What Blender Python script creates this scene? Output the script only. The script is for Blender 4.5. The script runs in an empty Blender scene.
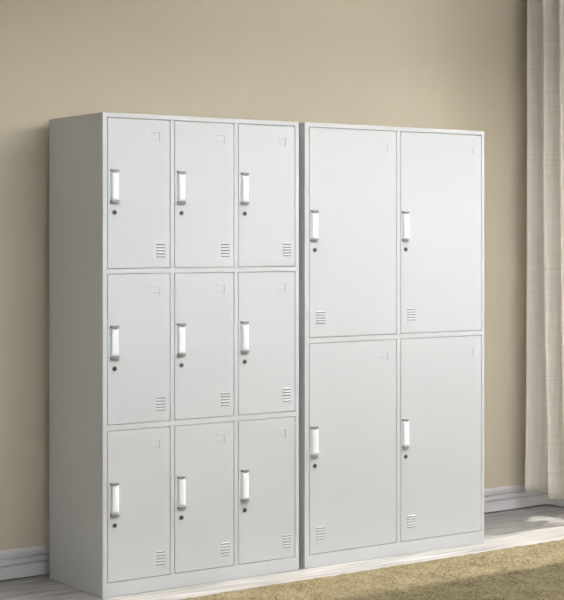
import bpy, bmesh, math, random
from mathutils import Vector, Matrix
random.seed(7)
scene = bpy.context.scene
COL = scene.collection

# ------------------------------------------------------------------ helpers
def link(name, me, mats, parent=None, smooth=False):
    o = bpy.data.objects.new(name, me)
    COL.objects.link(o)
    for m in (mats if isinstance(mats, (list, tuple)) else [mats]):
        me.materials.append(m)
    if smooth:
        for p in me.polygons: p.use_smooth = True
    if parent: o.parent = parent
    return o

def from_bm(name, bm, mats, parent=None, smooth=False):
    bmesh.ops.recalc_face_normals(bm, faces=bm.faces)
    me = bpy.data.meshes.new(name)
    bm.to_mesh(me); bm.free()
    return link(name, me, mats, parent, smooth)

def box(bm, x0, x1, y0, y1, z0, z1, mi=0):
    vs = [bm.verts.new((x, y, z)) for x in (x0, x1) for y in (y0, y1) for z in (z0, z1)]
    for f in ((0,1,3,2),(4,6,7,5),(0,4,5,1),(2,3,7,6),(0,2,6,4),(1,5,7,3)):
        fc = bm.faces.new([vs[i] for i in f]); fc.material_index = mi
    return vs

def bevel_mod(o, w, seg=2):
    m = o.modifiers.new('bevel', 'BEVEL'); m.width = w; m.segments = seg
    m.limit_method = 'ANGLE'; m.angle_limit = math.radians(35)
    m.harden_normals = False
    return o

def grid_frame(bm, xs, zs, hole, y0, y1):
    """a pressed sheet face with rectangular openings, one continuous solid"""
    V = {}
    def v(i, k, s):
        if (i, k, s) not in V: V[(i, k, s)] = bm.verts.new((xs[i], (y0, y1)[s], zs[k]))
        return V[(i, k, s)]
    nx, nz = len(xs)-1, len(zs)-1
    solid = lambda i, k: 0 <= i < nx and 0 <= k < nz and not hole(i, k)
    for i in range(nx):
        for k in range(nz):
            if not solid(i, k): continue
            bm.faces.new([v(i,k,0), v(i+1,k,0), v(i+1,k+1,0), v(i,k+1,0)])
            bm.faces.new([v(i,k,1), v(i,k+1,1), v(i+1,k+1,1), v(i+1,k,1)])
            if not solid(i-1, k): bm.faces.new([v(i,k,0), v(i,k+1,0), v(i,k+1,1), v(i,k,1)])
            if not solid(i+1, k): bm.faces.new([v(i+1,k,0), v(i+1,k,1), v(i+1,k+1,1), v(i+1,k+1,0)])
            if not solid(i, k-1): bm.faces.new([v(i,k,0), v(i,k,1), v(i+1,k,1), v(i+1,k,0)])
            if not solid(i, k+1): bm.faces.new([v(i,k+1,0), v(i+1,k+1,0), v(i+1,k+1,1), v(i,k+1,1)])

def prism(bm, prof, axis_pts, mi=0):
    """sweep profile points (list of Vector builders) between stations"""
    rings = [[bm.verts.new(p) for p in ring] for ring in axis_pts]
    n = len(prof) if prof else len(rings[0])
    for a, b in zip(rings[:-1], rings[1:]):
        for i in range(n):
            f = bm.faces.new([a[i], a[(i+1) % n], b[(i+1) % n], b[i]]); f.material_index = mi
    f = bm.faces.new(rings[0][::-1]); f.material_index = mi
    f = bm.faces.new(rings[-1]); f.material_index = mi

# ------------------------------------------------------------------ materials
def new_mat(name):
    m = bpy.data.materials.new(name); m.use_nodes = True
    nt = m.node_tree
    return m, nt, nt.nodes['Principled BSDF']

def N(nt, t, **kw):
    n = nt.nodes.new(t)
    for k, v in kw.items(): setattr(n, k, v)
    return n

def simple(name, col, rough=.5, metal=0.0, noise=0.0, scale=60, bump=0.0, spec=.5):
    m, nt, b = new_mat(name)
    b.inputs['Roughness'].default_value = rough
    b.inputs['Metallic'].default_value = metal
    b.inputs['Specular IOR Level'].default_value = spec
    tc = N(nt, 'ShaderNodeTexCoord')
    nz = N(nt, 'ShaderNodeTexNoise'); nz.inputs['Scale'].default_value = scale
    nz.inputs['Detail'].default_value = 4
    nt.links.new(tc.outputs['Object'], nz.inputs['Vector'])
    mr = N(nt, 'ShaderNodeMapRange')
    mr.inputs['To Min'].default_value = 1-noise; mr.inputs['To Max'].default_value = 1+noise
    nt.links.new(nz.outputs['Fac'], mr.inputs['Value'])
    mx = N(nt, 'ShaderNodeVectorMath', operation='SCALE')
    mx.inputs[0].default_value = col
    nt.links.new(mr.outputs['Result'], mx.inputs['Scale'])
    nt.links.new(mx.outputs['Vector'], b.inputs['Base Color'])
    if bump:
        bp = N(nt, 'ShaderNodeBump'); bp.inputs['Strength'].default_value = bump
        bp.inputs['Distance'].default_value = .002
        nt.links.new(nz.outputs['Fac'], bp.inputs['Height'])
        nt.links.new(bp.outputs['Normal'], b.inputs['Normal'])
    return m

M_STEEL = simple('powder_coated_steel', (.592, .598, .604), .42, 0, .015, 30, .03, .4)
M_GAP = simple('inner_return_steel', (.5, .5, .49), .6)
M_SLOT = simple('louvre_slot_shade', (.22, .22, .22), .8)  # dark colour stands in for the shade inside the louvre slots
M_CHROME = simple('white_chrome_plastic', (.93, .93, .96), .25, 0, .01, 40)
M_CAP = simple('grey_handle_cap', (.29, .29, .29), .35, .2, .02, 80)
M_PLATE = simple('pale_handle_plate', (.68, .68, .70), .35, .1)
M_LOCK = simple('dark_lock_metal', (.055, .055, .055), .35, .5)
M_LOCKRIM = simple('lock_rim_metal', (.42, .42, .42), .3, .6)
M_WALL = simple('beige_wall_paint', (.575, .503, .392), .85, 0, .02, 14, .10, .2)
M_PLAIN = simple('off_white_wall_paint', (.44, .45, .46), .85, 0, .01, 14, .1, .2)
M_CEIL = simple('white_ceiling_paint', (.88, .87, .85), .9, 0, .01)
M_BASE = simple('white_painted_skirting', (.58, .56, .575), .45, 0, .02, 20)
M_WFRAME = simple('white_window_frame', (.8, .8, .8), .4)

def m_floor():
    m, nt, b = new_mat('pale_grey_wood_floor')
    tc = N(nt, 'ShaderNodeTexCoord')
    br = N(nt, 'ShaderNodeTexBrick')
    br.offset = .37; br.inputs['Scale'].default_value = 1.0
    br.inputs['Brick Width'].default_value = 1.35
    br.inputs['Row Height'].default_value = .165
    br.inputs['Mortar Size'].default_value = .0016
    br.inputs['Mortar Smooth'].default_value = .3
    br.inputs['Color1'].default_value = (.395, .378, .358, 1)
    br.inputs['Color2'].default_value = (.30, .288, .27, 1)
    br.inputs['Mortar'].default_value = (.25, .23, .21, 1)
    nt.links.new(tc.outputs['Object'], br.inputs['Vector'])
    mp = N(nt, 'ShaderNodeMapping'); mp.inputs['Scale'].default_value = (1.6, 22, 1)
    nt.links.new(tc.outputs['Object'], mp.inputs['Vector'])
    nz = N(nt, 'ShaderNodeTexNoise'); nz.inputs['Scale'].default_value = 1.6
    nz.inputs['Detail'].default_value = 6; nz.inputs['Distortion'].default_value = .6
    nt.links.new(mp.outputs['Vector'], nz.inputs['Vector'])
    cr = N(nt, 'ShaderNodeValToRGB')
    cr.color_ramp.elements[0].position = .3; cr.color_ramp.elements[0].color = (.40, .40, .39, 1)
    cr.color_ramp.elements[1].position = .7; cr.color_ramp.elements[1].color = (1.2, 1.2, 1.2, 1)
    nt.links.new(nz.outputs['Fac'], cr.inputs['Fac'])
    mx = N(nt, 'ShaderNodeVectorMath', operation='MULTIPLY')
    nt.links.new(br.outputs['Color'], mx.inputs[0]); nt.links.new(cr.outputs['Color'], mx.inputs[1])
    nt.links.new(mx.outputs['Vector'], b.inputs['Base Color'])
    b.inputs['Roughness'].default_value = .38
    bp = N(nt, 'ShaderNodeBump'); bp.inputs['Strength'].default_value = .15; bp.inputs['Distance'].default_value = .001
    nt.links.new(nz.outputs['Fac'], bp.inputs['Height']); nt.links.new(bp.outputs['Normal'], b.inputs['Normal'])
    return m
M_FLOOR = m_floor()

def m_rug():
    m, nt, b = new_mat('olive_beige_rug_pile')
    tc = N(nt, 'ShaderNodeTexCoord')
    n1 = N(nt, 'ShaderNodeTexNoise'); n1.inputs['Scale'].default_value = 110; n1.inputs['Detail'].default_value = 3
    n2 = N(nt, 'ShaderNodeTexNoise'); n2.inputs['Scale'].default_value = 9; n2.inputs['Detail'].default_value = 4
    for n in (n1, n2): nt.links.new(tc.outputs['Object'], n.inputs['Vector'])
    ad = N(nt, 'ShaderNodeMix'); ad.inputs['Factor'].default_value = .25
    nt.links.new(n1.outputs['Fac'], ad.inputs['A']); nt.links.new(n2.outputs['Fac'], ad.inputs['B'])
    cr = N(nt, 'ShaderNodeValToRGB')
    e = cr.color_ramp.elements
    e[0].position = .36; e[0].color = (.072, .056, .025, 1)
    e[1].position = .66; e[1].color = (.262, .214, .124, 1)
    nt.links.new(ad.outputs['Result'], cr.inputs['Fac'])
    nt.links.new(cr.outputs['Color'], b.inputs['Base Color'])
    b.inputs['Roughness'].default_value = .95
    b.inputs['Specular IOR Level'].default_value = .1
    bp = N(nt, 'ShaderNodeBump'); bp.inputs['Strength'].default_value = .7; bp.inputs['Distance'].default_value = .006
    nt.links.new(n1.outputs['Fac'], bp.inputs['Height']); nt.links.new(bp.outputs['Normal'], b.inputs['Normal'])
    return m
M_RUG = m_rug()

def m_linen():
    m, nt, b = new_mat('oatmeal_linen')
    tc = N(nt, 'ShaderNodeTexCoord')
    outs = []
    for sc in ((8, 330, 1.5), (3, 5, 300)):
        mp = N(nt, 'ShaderNodeMapping'); mp.inputs['Scale'].default_value = sc
        nz = N(nt, 'ShaderNodeTexNoise'); nz.inputs['Scale'].default_value = 1.0; nz.inputs['Detail'].default_value = 3
        nt.links.new(tc.outputs['Object'], mp.inputs['Vector']); nt.links.new(mp.outputs['Vector'], nz.inputs['Vector'])
        outs.append(nz.outputs['Fac'])
    ad = N(nt, 'ShaderNodeMath', operation='ADD')
    nt.links.new(outs[0], ad.inputs[0]); nt.links.new(outs[1], ad.inputs[1])
    cr = N(nt, 'ShaderNodeMapRange')
    cr.inputs['From Min'].default_value = .6; cr.inputs['From Max'].default_value = 1.4
    cr.inputs['To Min'].default_value = .82; cr.inputs['To Max'].default_value = 1.12
    nt.links.new(ad.outputs['Value'], cr.inputs['Value'])
    mx = N(nt, 'ShaderNodeVectorMath', operation='SCALE'); mx.inputs[0].default_value = (.70, .655, .59)
    nt.links.new(cr.outputs['Result'], mx.inputs['Scale'])
    nt.links.new(mx.outputs['Vector'], b.inputs['Base Color'])
    b.inputs['Roughness'].default_value = .9; b.inputs['Specular IOR Level'].default_value = .1
    tr = N(nt, 'ShaderNodeBsdfTranslucent'); nt.links.new(mx.outputs['Vector'], tr.inputs['Color'])
    ms = N(nt, 'ShaderNodeMixShader'); ms.inputs['Fac'].default_value = .18
    out = nt.nodes['Material Output']
    nt.links.new(b.outputs['BSDF'], ms.inputs[1]); nt.links.new(tr.outputs['BSDF'], ms.inputs[2])
    nt.links.new(ms.outputs['Shader'], out.inputs['Surface'])
    bp = N(nt, 'ShaderNodeBump'); bp.inputs['Strength'].default_value = .3; bp.inputs['Distance'].default_value = .001
    nt.links.new(ad.outputs['Value'], bp.inputs['Height']); nt.links.new(bp.outputs['Normal'], b.inputs['Normal'])
    return m
M_LINEN = m_linen()

def m_glass():
    m, nt, b = new_mat('window_glass')
    nt.nodes.remove(b)
    t = N(nt, 'ShaderNodeBsdfTransparent'); g = N(nt, 'ShaderNodeBsdfGlossy'); g.inputs['Roughness'].default_value = .02
    fr = N(nt, 'ShaderNodeFresnel'); fr.inputs['IOR'].default_value = 1.2
    ms = N(nt, 'ShaderNodeMixShader')
    nt.links.new(fr.outputs['Fac'], ms.inputs['Fac'])
    nt.links.new(t.outputs['BSDF'], ms.inputs[1]); nt.links.new(g.outputs['BSDF'], ms.inputs[2])
    nt.links.new(ms.outputs['Shader'], nt.nodes['Material Output'].inputs['Surface'])
    return m
M_GLASS = m_glass()

def m_emit(name, col, s):
    m, nt, b = new_mat(name)
    b.inputs['Base Color'].default_value = (.8, .8, .8, 1)
    b.inputs['Emission Color'].default_value = (*col, 1); b.inputs['Emission Strength'].default_value = s
    return m

# ------------------------------------------------------------------ room
RX0, RX1, RY0, RY1, RH = -4.3, 2.903, -7.2, .553, 2.80
WY0, WY1, WZ0, WZ1 = -.60, .40, .14, 2.45          # full-height window in the right wall
def struct(o):
    o['kind'] = 'structure'; return o
def sbox(name, mat, *a):
    bm = bmesh.new(); box(bm, *a); return struct(from_bm(name, bm, mat))
T = .15
sbox('floor', M_FLOOR, RX0-T, RX1+T, RY0-T, RY1+T+.02, -.10, 0)
sbox('ceiling', M_CEIL, RX0-T, RX1+T, RY0-T, RY1+T+.02, RH, RH+.10)
def wall_y(x): return .519+.0235*x      # the back wall runs very slightly out of square
wb = sbox('wall_back', M_WALL, RX0-T, RX1+T, 0, T, 0, RH)
for v in wb.data.vertices: v.co.y += wall_y(v.co.x)
sbox('wall_left', M_PLAIN, RX0-T, RX0, RY0, wall_y(RX0)+.005, 0, RH)
sbox('wall_front', M_PLAIN, RX0-T, RX1+T, RY0-T, RY0, 0, RH)
# right wall with the window opening
bm = bmesh.new()
ys, zs = [RY0, WY0, WY1, .60], [0, WZ0, WZ1, RH]
grid_frame(bm, ys, zs, lambda i, k: i == 1 and k == 1, 0, T)
for v in bm.verts: v.co = Vector((RX1+v.co.y, v.co.x, v.co.z))
struct(from_bm('wall_right', bm, M_WALL))
# window: frame + glass
w = struct(bpy.data.objects.new('window_1', None)); COL.objects.link(w); w.location = (RX1, (WY0+WY1)/2, WZ0)
bm = bmesh.new()
fy = (WY1-WY0)/2; fh = WZ1-WZ0
grid_frame(bm, [-fy, -fy+.045, fy-.045, fy], [0, .05, fh-.05, fh], lambda i, k: i == 1 and k == 1, .05, .11)
for v in bm.verts: v.co = Vector((v.co.y, v.co.x, v.co.z))
bevel_mod(from_bm('window_frame', bm, M_WFRAME, w), .004)
bm = bmesh.new(); box(bm, .077, .083, -fy+.04, fy-.04, .045, fh-.045)
from_bm('window_glass', bm, M_GLASS, w)

# skirting boards: moulded profile, (distance out from wall, height)
PROF = [(0, .005), (.021, .005), (.021, .056), (.009, .057), (.009, .062), (.018, .063), (.018, .082), (.007, .083), (.007, .088),
        (.0135, .089), (.0135, .106), (.011, .113), (.006, .119), (0, .119)]
def skirting(name, p0, p1, out):
    bm = bmesh.new()
    d = Vector(out)
    rings = [[Vector(p)+d*a+Vector((0, 0, h)) for a, h in PROF] for p in (p0, p1)]
    prism(bm, PROF, rings)
    return struct(from_bm(name, bm, M_BASE))
skirting('baseboard_back', (RX0, wall_y(RX0), 0), (RX1, wall_y(RX1), 0), (0, -1, 0))
skirting('baseboard_right', (RX1, RY0, 0), (RX1, wall_y(RX1)-.019, 0), (-1, 0, 0))
skirting('baseboard_left', (RX0, RY0, 0), (RX0, wall_y(RX0)-.019, 0), (1, 0, 0))

# ------------------------------------------------------------------ lockers
G = .0012      # half of the gap between a door and the frame
def make_handle(parent, x, zt):
    """recessed lever: pale plate, rounded white bar, a grey cap at each end; zt = top"""
    H = .129; W = .0365
    bm = bmesh.new()
    box(bm, x-.0005, x+W+.0005, -.0022, .004, zt-H-.001, zt+.001, 1)
    # rounded bar, bowed outwards
    n = 10; st = 9; rings = []
    for j in range(st+1):
        t = j/st
        z = zt-.011-(H-.020)*t
        bow = .0085+.0025*math.sin(math.pi*t)
        ring = []
        for i in range(n+1):
            a = math.pi*i/n
            ring.append(Vector((x+W/2-(W/2-.003)*math.cos(a), -.001-bow*(math.sin(a)**.38), z)))
        rings.append(ring)
    prism(bm, None, rings, 0)
    # end caps: upper one dished below, lower one squarer
    for z1, h, dish in ((zt, .011, .0055), (zt-H+.011, .011, 0)):
        rings = []
        for j in range(9):
            t = j/8
            xx = x-.001+(W+.002)*t
            e = math.sin(math.pi*t)
            y = -.0070-.0060*(e**.5 if e > 0 else 0)
            zb = z1-h*.72-dish*(e**.7 if e > 0 else 0)
            if not dish: zb = z1-h
            rings.append([Vector((xx, .002, z1)), Vector((xx, y+.003, z1)), Vector((xx, y, z1-.002)),
                          Vector((xx, y, zb)), Vector((xx, .002, zb))])
        prism(bm, None, rings, 2)
    o = from_bm('handle', bm, [M_CHROME, M_PLATE, M_CAP], parent)
    for p in o.data.polygons:
        if p.material_index == 0: p.use_smooth = len(p.vertices) == 4
    return o

def make_lock(parent, x, z):
    bm = bmesh.new()
    def cyl(r, y0, y1, mi, n=20):
        rings = [[Vector((x+r*math.cos(2*math.pi*i/n), y, z+r*math.sin(2*math.pi*i/n))) for i in range(n)] for y in (y1, y0)]
        prism(bm, None, rings, mi)
    cyl(.0098, -.0015, .002, 1)
    cyl(.0078, -.0042, .002, 0)
    box(bm, x-.0009, x+.0009, -.0046, -.004, z-.0045, z+.0045, 1)
    return from_bm('lock', bm, [M_LOCK, M_LOCKRIM], parent)

def make_vent(parent, x0, x1, z0, z1, n=5):
    """pressed louvres: each blade slopes outwards and drops back at its lower lip"""
    bm = bmesh.new()
    pitch = (z1-z0)/(n-.4)
    for k in range(n):
        zb = z0+k*pitch
        zt = zb+pitch*.78
        d = .0045; ins = .004
        P = [(x0+ins, 0, zt), (x1-ins, 0, zt), (x0, 0, zb), (x1, 0, zb), (x0+ins, -d, zb+.0036), (x1-ins, -d, zb+.0036)]
        v = [bm.verts.new((p[0], p[1]+.0006, p[2])) for p in P]
        for f in ((0, 1, 5, 4), (0, 4, 2), (1, 3, 5)):
            bm.faces.new([v[i] for i in f]).material_index = 0
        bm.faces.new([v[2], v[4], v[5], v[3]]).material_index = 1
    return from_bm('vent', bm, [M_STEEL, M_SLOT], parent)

def make_holder(parent, x0, x1, z0, z1):
    """pressed name-card holder: rim on top, right and bottom, open on the left"""
    bm = bmesh.new()
    r = .0033; d = .0024
    box(bm, x0, x1, -d, .001, z1-r, z1)
    box(bm, x1-r, x1, -d, .001, z0, z1-r)
    box(bm, x0, x1-r, -d*.6, .001, z0+.011, z0+.011+r)
    box(bm, x0+.004, x1-r, -d*.45, .001, z0, z0+r*.8)
    return bevel_mod(from_bm('card_holder', bm, M_STEEL, parent), .001)

def make_locker(name, x0, W, H, D, cols, rows, handle, vent, holder, label, cat, group=None):
    root = bpy.data.objects.new(name, None); COL.objects.link(root)
    root.location = (x0, 0, 0)
    root['label'] = label; root['category'] = cat
    # carcass: sides, back, top, bottom, shelves and upright partitions
    bm = bmesh.new(); t = .010; f = .013
    box(bm, 0, t, f, D, 0, H); box(bm, W-t, W, f, D, 0, H)
    box(bm, t, W-t, D-t, D, 0, H)
    box(bm, t, W-t, f, D-t, H-t, H)
    box(bm, t, W-t, f, D-t, .020, .030)
    from_bm('body', bm, M_STEEL, root)
    # shelves and partitions inside
    bm = bmesh.new()
    for a, b in zip(cols[:-1], cols[1:]):
        m = (a[1]+b[0])/2; box(bm, m-.004, m+.004, f+.006, D-t, .03, H-t)
    for a, b in zip(rows[:-1], rows[1:]):
        m = (a[1]+b[0])/2; box(bm, t, W-t, f+.006, D-t, m-.004, m+.004)
    from_bm('shelving', bm, M_STEEL, root)
    # face frame
    xs = [0]+[v for c in cols for v in (c[0]-G, c[1]+G)]+[W]
    zs = [0]+[v for c in rows for v in (c[0]-G, c[1]+G)]+[H]
    bm = bmesh.new()
    grid_frame(bm, xs, zs, lambda i, k: i % 2 == 1 and k % 2 == 1, 0, f)
    bevel_mod(from_bm('front_frame', bm, M_STEEL, root), .0012)
    # stop lip behind each gap
    q = .010
    xs2 = [.002]+[v for c in cols for v in (c[0]+q, c[1]-q)]+[W-.002]
    zs2 = [.002]+[v for c in rows for v in (c[0]+q, c[1]-q)]+[H-.002]
    bm = bmesh.new()
    grid_frame(bm, xs2, zs2, lambda i, k: i % 2 == 1 and k % 2 == 1, .0112, .0128)
    from_bm('door_stop', bm, M_GAP, root)
    proto = None
    for r in rows[::-1]:
        for c in cols:
            cx, cz = c[0], r[0]
            w, h = c[1]-c[0]-2*G, r[1]-r[0]-2*G
            bm = bmesh.new(); box(bm, 0, w, 0, .011, 0, h)
            door = bevel_mod(from_bm('door', bm, M_STEEL, root), .0014)
            door.location = (cx+G, 0, cz+G)
            if proto is None:
                proto = [make_handle(door, handle[0], h-handle[1]), make_lock(door, handle[2], h-handle[3]),
                         make_vent(door, *vent(w), vent_z[0], vent_z[1]), make_holder(door, w-holder[0], w-holder[1], h-holder[3], h-holder[2])]
                ph, pw = h, w
            else:
                for s in proto:
                    s2 = s.copy(); s2.parent = door; COL.objects.link(s2)
                    dx = (w-pw) if (s.name.startswith('card') or (s.name.startswith('vent') and vent(w) != vent(pw))) else 0
                    dz = (h-ph) if not s.name.startswith('vent') else 0
                    s2.location = (dx, 0, dz)
    return root

rows3 = [(.056, .634), (.657, 1.233), (1.254, 1.831)]
cols3 = [(.0207, .2978), (.3183, .5959), (.6165, .8960)]
vent_z = (.0405, .0953)
make_locker('steel_locker', 0, .9163, 1.85, .45, cols3, rows3,
            (.0108, .195, .0295, .3605), lambda w: (w-.062, w-.019), (.084, .043, .045, .083),
            'light grey steel locker with nine small doors in three columns, standing left', 'locker')
rows2 = [(.056, .933), (.956, 1.831)]
cols2 = [(.0235, .4864), (.5102, .9751)]
vent_z = (.0553, .108)
make_locker('steel_locker', .9457, .9918, 1.85, .45, cols2, rows2,
            (.0060, .343, .0262, .509), lambda w: (.031, .082), (.086, .044, .048, .086),
            'light grey steel locker with four tall doors beside the curtain, standing right', 'locker')

# ------------------------------------------------------------------ rug
bm = bmesh.new()
L, Wd, th = 3.3, 2.3, .013
nx, ny = 150, 100
gr = [[None]*(ny+1) for _ in range(nx+1)]
for i in range(nx+1):
    for j in range(ny+1):
        x = -L/2+L*i/nx; y = -Wd/2+Wd*j/ny
        e = min(i, nx-i, j, ny-j)
        z = th*(.35 if e == 0 else .85 if e == 1 else 1)+random.uniform(-.0016, .0016)
        if e == 0: x += random.uniform(-.002, .002); y += random.uniform(-.003, .003)
        gr[i][j] = bm.verts.new((x, y, z))
for i in range(nx):
    for j in range(ny):
        bm.faces.new([gr[i][j], gr[i+1][j], gr[i+1][j+1], gr[i][j+1]])
border = [gr[i][0] for i in range(nx+1)]+[gr[nx][j] for j in range(1, ny+1)]+[gr[i][ny] for i in range(nx-1, -1, -1)]+[gr[0][j] for j in range(ny-1, 0, -1)]
low = [bm.verts.new((v.co.x, v.co.y, 0.0005)) for v in border]
nb = len(border)
for i in range(nb): bm.faces.new([border[i], low[i], low[(i+1) % nb], border[(i+1) % nb]])
bm.faces.new(low)
rug = from_bm('rug', bm, M_RUG, smooth=True)
rug['label'] = 'olive beige woven rug lying on the floor in front of both lockers'
rug['category'] = 'rug'
rug.rotation_euler = (0, 0, math.radians(.9))
rug.location = (1.10, -.188-Wd/2, 0)

# ------------------------------------------------------------------ curtain
bm = bmesh.new()
CX = 2.625; Y0c, Y1c = .118, .570
lam = .114
nu, nv = 150, 60
ztop, zbot = RH-.002, .105
front, back = [], []
for side, off in ((front, 0), (back, .0035)):
    for i in range(nu+1):
        y = Y1c+(Y0c-Y1c)*i/nu
        row = []
        for k in range(nv+1):
            t = k/nv
            z = ztop+(zbot-ztop)*t
            s = t**3
            # folds run down the cloth; crest towards the room, drifting at the foot
            ph = 2*math.pi*(y-.456-.0)/lam
            drift = -2.2*s*max(0, min(1, (.42-y)/.1))
            ph2 = ph - drift
            cr = .5+.5*math.cos(ph2+.38*math.sin(ph2)) if y < .514 else 0
            amp = .072+.022*s
            x = CX+.01+amp*(1-cr)-.012*s+max(0, y-.514)*1.15
            z2 = z
            if k >= nv-3: x -= .004
            if k == nv: z2 = zbot-.012*max(0, min(1, (.40-y)/.1))
            row.append(bm.verts.new((x+off-.0*s, y-.012*s*(1 if y < .39 else 0), z2)))
        side.append(row)
for i in range(nu):
    for k in range(nv):
        bm.faces.new([front[i][k], front[i+1][k], front[i+1][k+1], front[i][k+1]])
        bm.faces.new([back[i][k], back[i][k+1], back[i+1][k+1], back[i+1][k]])
for k in range(nv):
    bm.faces.new([front[0][k], front[0][k+1], back[0][k+1], back[0][k]])
    bm.faces.new([front[nu][k], back[nu][k], back[nu][k+1], front[nu][k+1]])
for i in range(nu):
    bm.faces.new([front[i][0], back[i][0], back[i+1][0], front[i+1][0]])
    bm.faces.new([front[i][nv], front[i+1][nv], back[i+1][nv], back[i][nv]])
cur = from_bm('curtain', bm, M_LINEN, smooth=True)
cur['label'] = 'oatmeal linen curtain hanging in folds in the right corner of the room'
cur['category'] = 'curtain'

# fill lamps added out of view to brighten the room; trays lit both ways
LZ = 2.26
def make_fill_lamp(x, y, hx, hy, label):
    lamp = bpy.data.objects.new('added_fill_lamp', None); COL.objects.link(lamp)
    lamp.location = (x, y, LZ)
    lamp['label'] = label; lamp['category'] = 'pendant lamp'
    bm = bmesh.new()
    grid_frame(bm, [-hx, -hx+.02, hx-.02, hx], [-hy, -hy+.02, hy-.02, hy], lambda i, k: i == 1 and k == 1, -.04, .04)
    for v in bm.verts: v.co = Vector((v.co.x, v.co.z, v.co.y))
    from_bm('fill_lamp_frame', bm, M_WFRAME, lamp)
    bm = bmesh.new(); box(bm, -hx+.02, hx-.02, -hy+.02, hy-.02, -.008, .008)
    from_bm('fill_lamp_diffuser', bm, m_emit('fill_lamp_glow', (.95, .98, 1), 2), lamp)
    for sx in (-1, 1):
        bm = bmesh.new(); box(bm, sx*(hx-.1)-.002, sx*(hx-.1)+.002, -.002, .002, .008, RH-LZ)
        from_bm('fill_lamp_cable', bm, M_WFRAME, lamp)
    return lamp
make_fill_lamp(1.45, -2.3, 1.3, .34, 'long white fill lamp, added out of view above the rug, nearer the window')
make_fill_lamp(-1.15, -2.6, .68, .34, 'shorter white fill lamp, added out of view farther from the window')

# ------------------------------------------------------------------ light
def area(name, loc, rot, sx, sy, power, col):
    l = bpy.data.lights.new(name, 'AREA'); l.shape = 'RECTANGLE'; l.size = sx; l.size_y = sy
    l.energy = power; l.color = col
    o = bpy.data.objects.new(name, l); COL.objects.link(o); o.location = loc; o.rotation_euler = rot
    return o
LC = (.92, .96, 1)
area('added_fill_up', (1.45, -2.3, LZ+.05), (math.pi, 0, 0), 2.5, .6, 134, LC)  # added fill, thrown at the ceiling to brighten the upper wall
area('added_fill_down', (1.45, -2.3, LZ-.05), (0, 0, 0), 2.5, .6, 28, LC)  # added downward fill
area('added_fill_up', (-1.15, -2.6, LZ+.05), (math.pi, 0, 0), 1.2, .6, 52, LC)  # added fill for the wall left of the lockers
area('added_fill_down', (-1.15, -2.6, LZ-.05), (0, 0, 0), 1.2, .6, 6, LC)  # weak added fill downwards on the left
# daylight entering through the window opening
area('window_daylight', (RX1+.20, (WY0+WY1)/2, 1.25), (0, math.radians(90), 0), 2.3, .95, 30, (.92, .96, 1))
s = bpy.data.lights.new('sun', 'SUN'); s.energy = 8.5; s.angle = math.radians(3); s.color = (1, .95, .88)
so = bpy.data.objects.new('sun', s); COL.objects.link(so)
el = math.radians(31)
dirv = Vector((-math.cos(el), -.004, -math.sin(el)))
so.rotation_euler = dirv.to_track_quat('-Z', 'Y').to_euler()
so.location = (6, 0, 4)

wd = bpy.data.worlds.new('World'); scene.world = wd; wd.use_nodes = True
bg = wd.node_tree.nodes['Background']; bg.inputs['Color'].default_value = (.75, .85, 1, 1); bg.inputs['Strength'].default_value = 1.0

# ------------------------------------------------------------------ camera
cam = bpy.data.cameras.new('camera'); co = bpy.data.objects.new('camera', cam); COL.objects.link(co)
co.location = (-2.905, -5.375, 1.379)
co.rotation_euler = (math.radians(90), 0, math.radians(-34.8))
cam.sensor_fit = 'VERTICAL'; cam.sensor_height = 24
cam.lens = 24*1596/600
cam.shift_y = -(300-236)/600
cam.clip_start = .05
scene.camera = co

scene.view_settings.view_transform = 'Standard'
scene.view_settings.look = 'None'
scene.view_settings.gamma = 1
scene.view_settings.use_curve_mapping = False
scene.view_settings.exposure = 0
